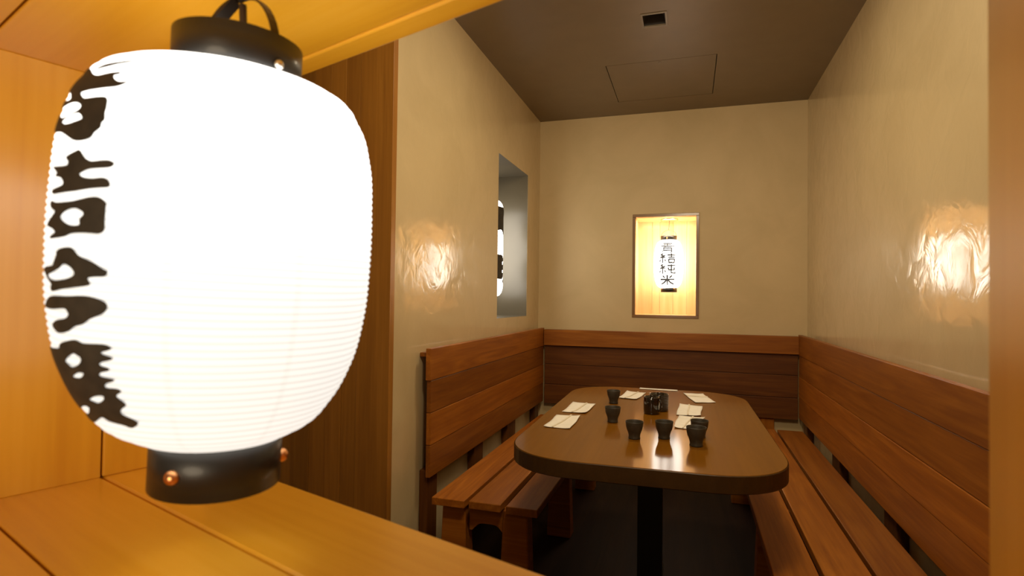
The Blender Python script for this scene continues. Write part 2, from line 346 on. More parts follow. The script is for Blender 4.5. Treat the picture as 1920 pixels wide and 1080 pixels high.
board('niche_side', (nx0, YB + 0.05, nz0), (nx0 + fw, nd, nz1), M['niche'], nc, 'z', 0)
board('niche_side', (nx1 - fw, YB + 0.05, nz0), (nx1, nd, nz1), M['niche'], nc, 'z', 0)
cuts = [nx0, -0.275, -0.218, -0.118, -0.02, nx1]
for a, b in zip(cuts, cuts[1:]):
    board('back_plank', (a + 0.0006, nd, nz0), (b - 0.0006, nd + 0.015, nz1), M['niche'], nc, 'z', 0.0008)

# ------------------------------------------------------------------ ceiling fittings
hp = empty('access_hatch', (-0.168, 3.601, ZC), 'flush taupe access hatch in the dark ceiling, outlined by a thin joint', 'hatch')
board('panel', (-0.4715, 3.2915, ZC + 0.0005), (0.1355, 3.9105, ZC + 0.003), M['ceiling'], hp, 'x', 0)
board('dark_backing', (-0.476, 3.287, ZC + 0.03), (0.140, 3.915, ZC + 0.06), M['void'], hp, 'x', 0)  # added dark sheet shutting out light so the joint reads dark
bm = lathe_bm([(0.0, -0.003), (0.008, -0.003), (0.009, 0.001)], 20)
bm_obj('latch', bm, M['ventframe'], hp, Matrix.Translation((-0.17, 3.315, ZC + 0.0005)))
vt = empty('air_vent', (-0.171, 2.80, ZC), 'small square air vent with a dark throat set in the ceiling', 'vent')
bm = bmesh.new()
def ring(x0, y0, x1, y1, z): return [bm.verts.new(c) for c in ((x0, y0, z), (x1, y0, z), (x1, y1, z), (x0, y1, z))]
ax0, ax1, ay0, ay1 = -0.228, -0.114, 2.735, 2.866
R0 = ring(ax0 - 0.004, ay0 - 0.004, ax1 + 0.004, ay1 + 0.004, ZC - 0.0005); R1 = ring(ax0 - 0.004, ay0 - 0.004, ax1 + 0.004, ay1 + 0.004, ZC - 0.004)
R2 = ring(ax0 + 0.005, ay0 + 0.005, ax1 - 0.005, ay1 - 0.005, ZC - 0.004); R3 = ring(ax0 + 0.005, ay0 + 0.005, ax1 - 0.005, ay1 - 0.005, ZC + 0.004)
for A, B in ((R0, R1), (R1, R2), (R2, R3)):
    for i in range(4): bm.faces.new([A[i], A[(i + 1) % 4], B[(i + 1) % 4], B[i]])
bmesh.ops.recalc_face_normals(bm, faces=bm.faces)
bm_obj('vent_frame', bm, M['ventframe'], vt, I4)
bm = bmesh.new()
R0 = ring(ax0 + 0.004, ay0 + 0.004, ax1 - 0.004, ay1 - 0.004, ZC + 0.002); R1 = ring(ax0 + 0.032, ay0 + 0.036, ax1 - 0.032, ay1 - 0.036, ZC + 0.075)
for i in range(4): bm.faces.new([R0[i], R0[(i + 1) % 4], R1[(i + 1) % 4], R1[i]])
bm.faces.new(R1)
bm_obj('throat', bm, M['void'], vt, I4)

# ------------------------------------------------------------------ benches and their backs
def leg_bm(x0, x1, y0, y1, z1, splay, dx):
    """tapered leg, wider at the foot"""
    bm = bmesh.new()
    t = [bm.verts.new(c) for c in ((x0, y0, z1), (x1, y0, z1), (x1, y1, z1), (x0, y1, z1))]
    b = [bm.verts.new(c) for c in ((x0 - splay + dx, y0 - splay * .5, 0), (x1 + splay + dx, y0 - splay * .5, 0), (x1 + splay + dx, y1 + splay * .5, 0), (x0 - splay + dx, y1 + splay * .5, 0))]
    bm.faces.new(t); bm.faces.new(b[::-1])
    for i in range(4): bm.faces.new([t[i], b[i], b[(i + 1) % 4], t[(i + 1) % 4]])
    bmesh.ops.recalc_face_normals(bm, faces=bm.faces); bevel(bm, 0.004, 1)
    return bm
def apron_bm(L, T, H, arch):
    """cross board with an arched lower edge, length along X, centred"""
    bm = bmesh.new(); n = 14; top = []; bot = []
    for s in (-1, 1):
        top.append([bm.verts.new((-L / 2 + L * i / n, s * T / 2, H / 2)) for i in range(n + 1)])
        bot.append([bm.verts.new((-L / 2 + L * i / n, s * T / 2, -H / 2 + arch * max(0, 1 - (abs(2 * i / n - 1) / 0.8) ** 4))) for i in range(n + 1)])
    for i in range(n):
        bm.faces.new([top[0][i], top[0][i + 1], bot[0][i + 1], bot[0][i]]); bm.faces.new([top[1][i], bot[1][i], bot[1][i + 1], top[1][i + 1]])
        bm.faces.new([top[0][i], top[1][i], top[1][i + 1], top[0][i + 1]]); bm.faces.new([bot[0][i], bot[0][i + 1], bot[1][i + 1], bot[1][i]])
    for i in (0, n): bm.faces.new([top[0][i], bot[0][i], bot[1][i], top[1][i]])
    bmesh.ops.recalc_face_normals(bm, faces=bm.faces)
    return bm
SZ = 0.43
def make_bench(label, planks, ya, yb, legs, group='plank benches along the booth walls'):
    xa, xb = planks[0][0], planks[-1][1]
    t = empty('bench', ((xa + xb) / 2, (ya + yb) / 2, 0), label, 'bench', group)
    for k, (a, b) in enumerate(planks):
        board('seat_plank', (a, ya + 0.006 * (k % 2), SZ - 0.03), (b, yb, SZ), M['bench'], t, 'y', 0.003)
    for y in legs:
        for (a, b, dx) in ((xa + 0.03, xa + 0.125, -0.0), (xb - 0.145, xb - 0.05, 0.0)):
            bm_obj('leg', leg_bm(a, b, y, y + 0.07, SZ - 0.03, 0.014, dx), M['bench'], t, I4)
        c = Vector(((xa + xb) / 2, y + 0.035, SZ - 0.03 - 0.05))
        bm_obj('apron', apron_bm(xb - xa - 0.275, 0.03, 0.10, 0.03), M['bench'], t, Matrix.Translation(c))
    return t
make_bench('reddish plank bench along the left wall, its sawn end and legs facing the opening', [(-0.957, -0.820), (-0.804, -0.676), (-0.652, -0.530)], 2.035, 3.735, [2.075, 2.85, 3.60])
make_bench('long reddish plank bench along the right wall running towards the opening', [(0.234, 0.360), (0.374, 0.505), (0.518, 0.660)], 1.15, 3.80, [1.25, 2.4, 3.66])
BZ = [0.445, 0.5825, 0.72, 0.8575, 0.995]
def make_back(label, side, ya, yb, posts):
    """plank backrest standing off a side wall; side -1 left, +1 right"""
    xw = XL if side < 0 else XR; s = -side
    f0, f1 = xw + s * 0.040, xw + s * 0.060
    lo = lambda a, b: (min(a, b), max(a, b))
    t = empty('plank_panelling', ((xw + f1) / 2, (ya + yb) / 2, 0), label, 'panelling', 'plank backrests around the booth')
    for k in range(4):
        off = 0.004 if k == 3 else 0.0015 * (k % 2)
        x0, x1 = lo(f0, f1 + s * off)
        board('back_plank', (x0, ya - (0.012 if k == 3 else 0), BZ[k] + 0.0012), (x1, yb, BZ[k + 1] - 0.0012), M['bench'], t, 'y', 0.002)
    for (a, b) in posts:
        x0, x1 = lo(xw + s * 0.002, f0)
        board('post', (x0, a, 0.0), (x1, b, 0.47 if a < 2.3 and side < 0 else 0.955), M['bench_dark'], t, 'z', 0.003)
    x0, x1 = lo(xw + s * 0.001, f0)
    board('ledge', (x0, ya + 0.01, 0.956), (x1, yb, 0.974), M['bench'], t, 'y', 0.002)
    return t
make_back('reddish four-plank backrest on the left wall with a free end and small ledge', -1, 2.195, 4.14, [(2.215, 2.315), (2.77, 2.90), (3.33, 3.50), (3.98, 4.08)])
make_back('reddish four-plank backrest on the right wall below the glossy reflection', 1, 1.10, 4.14, [(1.3, 1.42), (2.36, 2.50), (3.17, 3.32), (3.98, 4.08)])
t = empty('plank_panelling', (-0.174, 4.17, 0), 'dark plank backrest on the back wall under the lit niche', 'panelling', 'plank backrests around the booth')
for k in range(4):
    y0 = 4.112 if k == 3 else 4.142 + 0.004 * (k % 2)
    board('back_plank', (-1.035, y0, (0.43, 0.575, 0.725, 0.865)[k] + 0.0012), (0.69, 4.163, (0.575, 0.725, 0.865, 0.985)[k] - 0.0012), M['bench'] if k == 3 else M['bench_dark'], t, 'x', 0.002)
for x in (-0.85, -0.17, 0.5): board('post', (x - 0.05, 4.163, 0), (x + 0.05, 4.198, 0.95), M['bench'], t, 'z', 0.003)

# ------------------------------------------------------------------ table
TZ = 0.75
TA = math.radians(1.0); TC = Vector((-0.142, 2.318, 0))
TM = Matrix.Translation(TC) @ Matrix.Rotation(TA, 4, 'Z')
t = empty('dining_table', TM, 'brown wooden dining table with rounded corners between the benches', 'table')
def rounded_outline(hx, hy, r, n=14, e=2.35):
    pts = []
    for cx, cy, a0 in ((hx - r, hy - r, 0), (-hx + r, hy - r, 90), (-hx + r, -hy + r, 180), (hx - r, -hy + r, 270)):
        for i in range(n + 1):
            a = math.radians(a0 + 90 * i / n); ca, sa = math.cos(a), math.sin(a)
            pts.append((cx + r * math.copysign(abs(ca) ** (2 / e), ca), cy + r * math.copysign(abs(sa) ** (2 / e), sa)))
    return pts
def plate_bm(out, z0, z1, r):
    bm = bmesh.new(); rings = []
    k = 4
    cen = Vector((0, 0, 0))
    def off(p, d):
        l = math.hypot(*p); return (p[0] * (1 - d / l), p[1] * (1 - d / l))
    lv = [(r * (1 - math.sin(a * PI / 2 / k)), z0 + r * (1 - math.cos(a * PI / 2 / k))) for a in range(k + 1)] + [(r * (1 - math.cos(a * PI / 2 / k)), z1 - r * (1 - math.sin(a * PI / 2 / k))) for a in range(k + 1)]
    for d, z in lv: rings.append([bm.verts.new((*off(p, d), z)) for p in out])
    n = len(out)
    for a, b in zip(rings, rings[1:]):
        for i in range(n): bm.faces.new([a[i], a[(i + 1) % n], b[(i + 1) % n], b[i]])
    bm.faces.new(rings[0][::-1]); bm.faces.new(rings[-1])
    bmesh.ops.recalc_face_normals(bm, faces=bm.faces)
    return bm
W = TM @ Matrix.Rotation(PI / 2, 4, 'Z')
bm_obj('tabletop', plate_bm(rounded_outline(0.722, 0.410, 0.25), TZ - 0.049, TZ, 0.002), M['table'], t, W)
ol = rounded_outline(0.724, 0.412, 0.25); bm = bmesh.new(); rr = []
for d, z in ((0.0018, TZ - 0.0012), (0.0, TZ - 0.003), (0.0, TZ - 0.048), (0.003, TZ - 0.0505), (0.02, TZ - 0.0505)):
    rr.append([bm.verts.new((p[0] * (1 - d / math.hypot(*p)), p[1] * (1 - d / math.hypot(*p)), z)) for p in ol])
for a, b in zip(rr, rr[1:]):
    for i in range(len(ol)): bm.faces.new([a[i], b[i], b[(i + 1) % len(ol)], a[(i + 1) % len(ol)]])
bmesh.ops.recalc_face_normals(bm, faces=bm.faces)
tag(bm_obj('edge_band', bm, M['tableedge'], t, W), 'darker brown edge band')
board('pedestal', (-0.047, -0.047, 0.03), (0.047, 0.047, TZ - 0.058), M['iron'], t, 'z', 0.004, TM)
board('top_plate', (-0.20, -0.25, TZ - 0.058), (0.20, 0.25, TZ - 0.0505), M['iron'], t, 'x', 0.001, TM)
board('base_bar', (-0.30, -0.045, 0.0), (0.30, 0.045, 0.03), M['iron'], t, 'x', 0.004, TM)
board('base_bar', (-0.045, -0.36, 0.0), (0.045, 0.36, 0.029), M['iron'], t, 'y', 0.004, TM)

# ------------------------------------------------------------------ cups
cup_prof = [(0.0, 0.0), (0.0165, 0.0), (0.0192, 0.0012), (0.0196, 0.003), (0.0186, 0.007), (0.0192, 0.014), (0.0218, 0.023), (0.0256, 0.032), (0.0278, 0.041), (0.0285, 0.049), (0.0296, 0.0565), (0.0292, 0.058), (0.0284, 0.0568), (0.0272, 0.048), (0.0250, 0.036), (0.0200, 0.022), (0.0165, 0.010), (0.0, 0.007)]
cups = [((-0.171, 1.925), 1.0, 'black clay cup standing alone, leftmost of the front row'),
        ((-0.077, 1.962), 1.0, 'black clay cup in the middle of the front row, on the bright reflection'),
        ((0.024, 1.896), 1.05, 'black clay cup at the right nearest the table front'),
        ((0.036, 2.020), 1.0, 'black clay cup half hidden behind the nearest right cup'),
        ((-0.272, 2.155), 1.0, 'black clay cup at the left, nearer of the two left cups'),
        ((-0.318, 2.545), 1.0, 'black clay cup at the left, farther of the two left cups')]
first = None
for (x, y), s, lab in cups:
    mt = Matrix.Translation((x, y, TZ)) @ Matrix.Rotation(random.random() * 6, 4, 'Z') @ Matrix.Scale(s, 4)
    if first is None: o = first = bm_obj('clay_cup', lathe_bm(cup_prof, 48), M['clay'], None, mt, smooth=True)
    else: o = first.copy(); COL.objects.link(o); o.matrix_basis = mt
    tag(o, lab, 'cup', 'black clay cups on the table')
# ribbed cup and glossy sauce pot
prof = [(0.0, 0.0), (0.034, 0.0), (0.036, 0.003)]
for k in range(40): 
    z = 0.004 + k * 0.0016; prof.append((0.0372 + 0.0007 * math.cos(k * PI / 2) + 0.002 * z / 0.068, z))
prof += [(0.0396, 0.0685), (0.0388, 0.0695), (0.0375, 0.068), (0.0355, 0.03), (0.034, 0.008), (0.0, 0.006)]
rp = tag(bm_obj('ribbed_pot', lathe_bm(prof, 56), M['glaze'], None, Matrix.Translation((-0.1175, 2.452, TZ)), smooth=True), 'black ribbed round pot behind the glossy sauce jug', 'pot')
jg = empty('sauce_jug', (-0.143, 2.372, TZ), 'glossy smooth black jug with a small loop handle, standing mid table', 'jug')
bm_obj('body', lathe_bm([(0.0, 0.0), (0.0285, 0.0), (0.0315, 0.003), (0.0322, 0.018), (0.0322, 0.050), (0.0312, 0.066), (0.0305, 0.0685), (0.0295, 0.0695), (0.0285, 0.0685), (0.0288, 0.050), (0.0285, 0.010), (0.0, 0.006)], 48), M['glaze'], jg, None, True)
ha = math.radians(-25)
hpts = [((0.0305 + 0.0125 * math.sin(a)) * math.cos(ha), (0.0305 + 0.0125 * math.sin(a)) * math.sin(ha), 0.037 + 0.024 * math.cos(a)) for a in [PI * i / 14 for i in range(15)]]
bm_obj('handle', tube_bm(hpts, 0.0032, 10), M['glaze'], jg, None, True)

# ------------------------------------------------------------------ paper napkins with a paper strip across
def napkin(corners, label, strip=(0.5, 0.5), name='paper_napkin', cat='napkin', z=TZ + 0.0008, curl=0.006, nx=10, ny=14, layers=2, strip_on=True):
    """corners near-left, far-left, far-right, near-right on the table"""
    C = [Vector((x, y, 0)) for x, y in corners]; cen = sum(C, Vector()) / 4
    t = empty(name, (cen.x, cen.y, TZ), label, cat, 'folded napkin sets on the table')
    rnd = random.Random(label); ph = [rnd.uniform(0, 6) for _ in range(4)]
    def P(u, v, lay):
        q = (C[0] * (1 - u) * (1 - v) + C[3] * u * (1 - v) + C[1] * (1 - u) * v + C[2] * u * v)
        e = max(0, abs(2 * u - 1) - 0.4) ** 2 + max(0, abs(2 * v - 1) - 0.5) ** 2
        h = curl * e * (0.6 + 0.4 * math.sin(3 * u + ph[0] + 2 * v)) * 1.6 + 0.0008 * math.sin(5 * v + ph[1]) ** 2
        edge = 0.0015 * math.sin(9 * u + ph[2]) * (v - 0.5) + 0.0015 * math.sin(7 * v + ph[3])
        return Vector((q.x + edge, q.y + edge, z + h + 0.0016 * lay))
    bm = bmesh.new(); G = []
    for lay in (0, 1):
        G.append([[bm.verts.new(P(i / nx, j / ny, lay)) for j in range(ny + 1)] for i in range(nx + 1)])
    for i in range(nx):
        for j in range(ny):
            for k in (0, 1): bm.faces.new([G[k][i][j], G[k][i + 1][j], G[k][i + 1][j + 1], G[k][i][j + 1]])
    for i in range(nx):
        for j in (0, ny): bm.faces.new([G[0][i][j], G[0][i + 1][j], G[1][i + 1][j], G[1][i][j]])
    for j in range(ny):
        for i in (0, nx): bm.faces.new([G[0][i][j], G[0][i][j + 1], G[1][i][j + 1], G[1][i][j]])
    bmesh.ops.recalc_face_normals(bm, faces=bm.faces)
    bm_obj('folded_paper', bm, M['paper'], t, I4, True)
    if strip_on:
        bm = bmesh.new(); R = []; n = 16; w = 0.035
        for k in range(n + 1):
            v = -0.01 + 1.02 * k / n; u = strip[0] + (strip[1] - strip[0]) * v
            R.append([bm.verts.new(P(u + s * w, min(1, max(0, v)), 1) + Vector((0, 0.02 * (v < 0) * -0.1, 0.0006 + dz))) for s, dz in ((-1, 0), (1, 0), (1, 0.0022), (-1, 0.0022))])
        for a, b in zip(R, R[1:]):
            for i in range(4): bm.faces.new([a[i], a[(i + 1) % 4], b[(i + 1) % 4], b[i]])
        bm.faces.new(R[0][::-1]); bm.faces.new(R[-1]); bmesh.ops.recalc_face_normals(bm, faces=bm.faces)
        bm_obj('paper_strip', bm, M['sleeve'], t, I4)
    return t
napkin([(-0.493, 1.981), (-0.497, 2.199), (-0.402, 2.203), (-0.399, 1.98)], 'white folded napkin at the left table edge, nearest to the opening', (0.34, 0.62))
napkin([(-0.491, 2.27), (-0.487, 2.481), (-0.388, 2.479), (-0.392, 2.268)], 'white folded napkin at the left table edge, second from the opening', (0.45, 0.62))
napkin([(-0.309, 2.682), (-0.293, 2.885), (-0.2, 2.879), (-0.227, 2.669)], 'white folded napkin between the farther left cup and the ribbed pot', (0.35, 0.6))
napkin([(-0.023, 2.924), (0.069, 2.928), (0.119, 2.725), (0.03, 2.683)], 'white folded napkin turned askew at the far right of the table', (0.30, 0.36))
napkin([(-0.047, 2.372), (-0.037, 2.616), (0.057, 2.593), (0.047, 2.374)], 'white folded napkin on the right, just behind the partly covered one', (0.47, 0.42))
napkin([(-0.051, 2.133), (-0.036, 2.359), (0.06, 2.336), (-0.001, 2.125)], 'white folded napkin on the right, partly hidden by the two right cups', (0.60, 0.55))
napkin([(-0.243, 2.996), (-0.243, 3.030), (-0.055, 3.034), (-0.053, 2.990)], 'narrow white paper chopstick sleeve lying at the far end of the table', name='chopstick_sleeve', cat='chopstick sleeve', curl=0.001, nx=14, ny=4, strip_on=False)

# ------------------------------------------------------------------ paper lanterns
def shade_bm(half, knots_u, knots_r, pitch, amp, seg=96):
    n = int(round(2 * half / pitch)) * 6; prof = []
    for i in range(n + 1):
        z = -half + 2 * half * i / n
        prof.append((cubic(knots_u, knots_r, z / half) + amp * math.cos(2 * PI * z / pitch), z))
    return lathe_bm(prof, seg)
def cap_bm(r, h, th=0.002, closed_top=False):
    p = [(r - th, -h / 2), (r, -h / 2), (r, h / 2), (r - th, h / 2)]
    if closed_top: p = [(r - th, -h / 2), (r, -h / 2), (r, h / 2 - 0.001), (r - 0.001, h / 2), (0.0, h / 2)]
    else: p.append((r - th, -h / 2))
    return lathe_bm(p, 64)
def rivet_bm(r): return lathe_bm([(r * 1.0, 0), (r * 0.98, r * 0.35), (r * 0.7, r * 0.75), (r * 0.35, r * 0.95), (0, r)], 20)
def rivet_at(th, r, z, size, mat, parent, base):
    d = Vector((math.cos(th), math.sin(th), 0)); y = Vector((0, 0, 1)); x = y.cross(d)
    return bm_obj('rivet', rivet_bm(size), mat, parent, base @ axes(d * r + Vector((0, 0, z)), x, y, d), True)
def outline_mesh_bm(loops_list, step_t, step_z, smooth=True, fat=0.0):
    """flat lettering outlines (loops of 2-D points, first loop outer) filled, then cut into a grid so they can wrap a curved shade"""
    cu = bpy.data.curves.new('lettering', 'CURVE'); cu.dimensions = '2D'; cu.fill_mode = 'BOTH'; cu.offset = fat
    for lp in loops_list:
        pts = lp
        if smooth:
            q = []; n = len(lp)
            for i in range(n):
                p0, p1, p2, p3 = (Vector(lp[(i + k) % n]) for k in (-1, 0, 1, 2))
                for t in (0, 0.34, 0.67):
                    q.append(0.5 * ((2 * p1) + (p2 - p0) * t + (2 * p0 - 5 * p1 + 4 * p2 - p3) * t * t + (3 * p1 - p0 - 3 * p2 + p3) * t ** 3))
            pts = q
        s = cu.splines.new('POLY'); s.points.add(len(pts) - 1); s.use_cyclic_u = True
        for k, p in enumerate(pts): s.points[k].co = (p[0], p[1], 0, 1)
    o = bpy.data.objects.new('lettering', cu); COL.objects.link(o)
    return curve_to_grid(o, step_t, step_z)
def curve_to_grid(o, sx, sy):
    dg = bpy.context.evaluated_depsgraph_get(); dg.update()
    me = bpy.data.meshes.new_from_object(o.evaluated_get(dg))
    bm = bmesh.new(); bm.from_mesh(me); bpy.data.meshes.remove(me)
    cu = o.data; bpy.data.objects.remove(o); bpy.data.curves.remove(cu)
    if not bm.verts: return bm
    for ax, st in ((0, sx), (1, sy)):
        lo = min(v.co[ax] for v in bm.verts); hi = max(v.co[ax] for v in bm.verts)
        k = math.ceil(lo / st)
        while k * st < hi:
            co = Vector((0, 0, 0)); co[ax] = k * st; no = Vector((0, 0, 0)); no[ax] = 1
            bmesh.ops.bisect_plane(bm, geom=list(bm.verts) + list(bm.edges) + list(bm.faces), plane_co=co, plane_no=no); k += 1
    return bm
SILK = [[(.24, 1), (.10, .86), (.27, .76), (.06, .58), (.40, .60)], [(.38, .80), (.14, .60)], [(.22, .58), (.22, 0)], [(.08, .36), (.02, .14)], [(.34, .38), (.42, .18)]]
STROKES = {
 'sei': [[(.5, 1.02), (.5, .64)], [(.16, .93), (.84, .93)], [(.22, .79), (.78, .79)], [(.02, .65), (.98, .65)], [(.26, .53), (.25, .25), (.16, -.02)], [(.26, .52), (.76, .52)], [(.76, .52), (.77, .02), (.64, .04)], [(.26, .36), (.76, .36)], [(.26, .20), (.76, .20)]],
 'ketsu': SILK + [[(.50, .84), (1.0, .84)], [(.75, 1.02), (.75, .60)], [(.55, .60), (.96, .60)], [(.58, .42), (.60, .0)], [(.58, .41), (.93, .41), (.91, .0)], [(.60, .06), (.91, .06)]],
 'jun': SILK + [[(.50, .86), (1.0, .88)], [(.75, 1.02), (.74, .12), (.98, .08), (.99, .24)], [(.57, .68), (.58, .42), (.92, .42)], [(.92, .68), (.92, .38)]],
 'mai': [[(.5, 1.02), (.5, -.03)], [(.02, .55), (.98, .57)], [(.22, .95), (.35, .70)], [(.80, .97), (.63, .70)], [(.47, .52), (.28, .24), (.03, .06)], [(.53, .52), (.72, .24), (.98, .06)]],
}
def strokes_bm(name, x0, y0, w, h, wid):
    """brushed character made of tapered strokes in the box x0..x0+w (degrees), y0..y0+h (mm)"""
    bm = bmesh.new(); kx = 1.83
    for st in STROKES[name]:
        pts = [Vector((x0 * kx + w * kx * a, y0 + h * b)) for a, b in st]; q = []
        for a, b in zip(pts, pts[1:]):
            n = max(2, int((b - a).length / 3.0)); q += [a.lerp(b, i / n) for i in range(n)]
        q.append(pts[-1]); prev = None
        for i, p in enumerate(q):
            d = (q[min(i + 1, len(q) - 1)] - q[max(i - 1, 0)]).normalized(); nrm = Vector((-d.y, d.x))
            r = wid / 2 * (1.0 - 0.25 * i / (len(q) - 1)) * (0.75 if i in (0, len(q) - 1) else 1)
            cur = [bm.verts.new(((p.x + s * nrm.x * r) / kx, p.y + s * nrm.y * r, 0)) for s in (-1, 1)]
            if prev: bm.faces.new([prev[0], prev[1], cur[1], cur[0]])
            prev = cur
    return bm
def wrap(bm, rad):
    """x (degrees), y (height in mm) -> point just off the shade of radius rad(z)"""
    for v in bm.verts:
        th, z = math.radians(v.co.x), v.co.y / 1000; r = rad(z); d = (rad(z + 0.002) - rad(z - 0.002)) / 0.004
        l = math.hypot(1, d); r += 0.0011 / l; z -= 0.0011 * d / l
        v.co = Vector((r * math.cos(th), r * math.sin(th), z))
    return bm
def join(a, b):
    me = bpy.data.meshes.new('tmp'); b.to_mesh(me); b.free(); a.from_mesh(me); bpy.data.meshes.remove(me); return a

# --- the large lantern hanging in the opening
ax_ = Vector((0.05630, -0.01648, 0.99828)); bx = Vector((0, 1, 0)).cross(ax_).normalized(); by = ax_.cross(bx)
LH = 0.15884
LC = Vector((-0.3979, 0.4074, CAMZ + 0.0343))
LM = axes(LC, bx, by, ax_)
ln = empty('paper_lantern', LM, 'large white glowing paper lantern hanging in the wooden opening in the foreground', 'lantern', 'lit paper lanterns')
KU = [-1, -.93, -.8, -.6, -.3, 0, .3, .6, .8, .93, 1.]
KR = [0.0588, 0.0789, 0.0969, 0.1127, 0.1233, 0.1258, 0.1248, 0.12, 0.1091, 0.0899, 0.0567]
bm_obj('paper_shade', shade_bm(LH, KU, KR, 0.0055, 0.0006, 112), M['glow_front'], ln, None, True)
CT, CB = 0.0527, 0.0536
ct = bm_obj('top_cap', cap_bm(CT, 0.040), M['black'], ln, LM @ Matrix.Translation((0.003, 0, LH + 0.0117)), True)
cb = bm_obj('bottom_cap', cap_bm(CB, 0.046), M['black'], ln, LM @ Matrix.Translation((0.003, 0, -LH - 0.0205)), True)
for a in (-82, 38, 158): rivet_at(math.radians(a), CB - 0.0002, -0.002, 0.0062, M['copper'], cb, WM[cb])['label'] = 'copper rivet on the black rim'
for a in (-165,): rivet_at(math.radians(a), CT - 0.0002, -0.006, 0.0055, M['copper'], ct, WM[ct])
rivet_at(math.radians(-12), CT + 0.0012, -0.006, 0.0042, M['steel'], ct, WM[ct])
rivet_at(math.radians(168), CT + 0.0012, -0.006, 0.0042, M['steel'], ct, WM[ct])
# bail strap over the top cap, meeting at a hook
def bail(th0, R, z0, zt):
    pts = []
    for i in range(25):
        a = PI * i / 24; c = math.cos(a); s = math.sin(a) ** 0.8
        pts.append((R * c * math.cos(th0), R * c * math.sin(th0), z0 + (zt - z0) * s))
    return pts
th0 = math.radians(-12)
bm = tube_bm(bail(th0, CT + 0.0012, LH + 0.006, LH + 0.072), 0, flat=(0.0075, 0.0016, (-math.sin(th0), math.cos(th0), 0)))
bm_obj('bail', bm, M['darkmetal'], ln, None)
bm = tube_bm([(0.006, 0, LH + 0.02), (0.006, 0, LH + 0.045), (0.004, 0, LH + 0.066)], 0.0032, 8)
bm_obj('wire', bm, M['cord'], ln, None, True)
hk = bm_obj('hook', tube_bm([(0.0, 0.0, LH + 0.0705), (0.007, 0.0, LH + 0.072), (0.009, 0.0, LH + 0.080), (0.004, 0, LH + 0.087), (0.0, 0, LH + 0.094), (0.0, 0, LH + 0.101)], 0.0028, 8), M['darkmetal'], ln, None, True)
bm_obj('bracket', tube_bm([(-0.030, -0.004, LH + 0.034), (-0.020, -0.003, LH + 0.052), (-0.004, 0, LH + 0.070)], 0, flat=(0.012, 0.002, (0, 1, 0))), M['darkmetal'], ln, None)
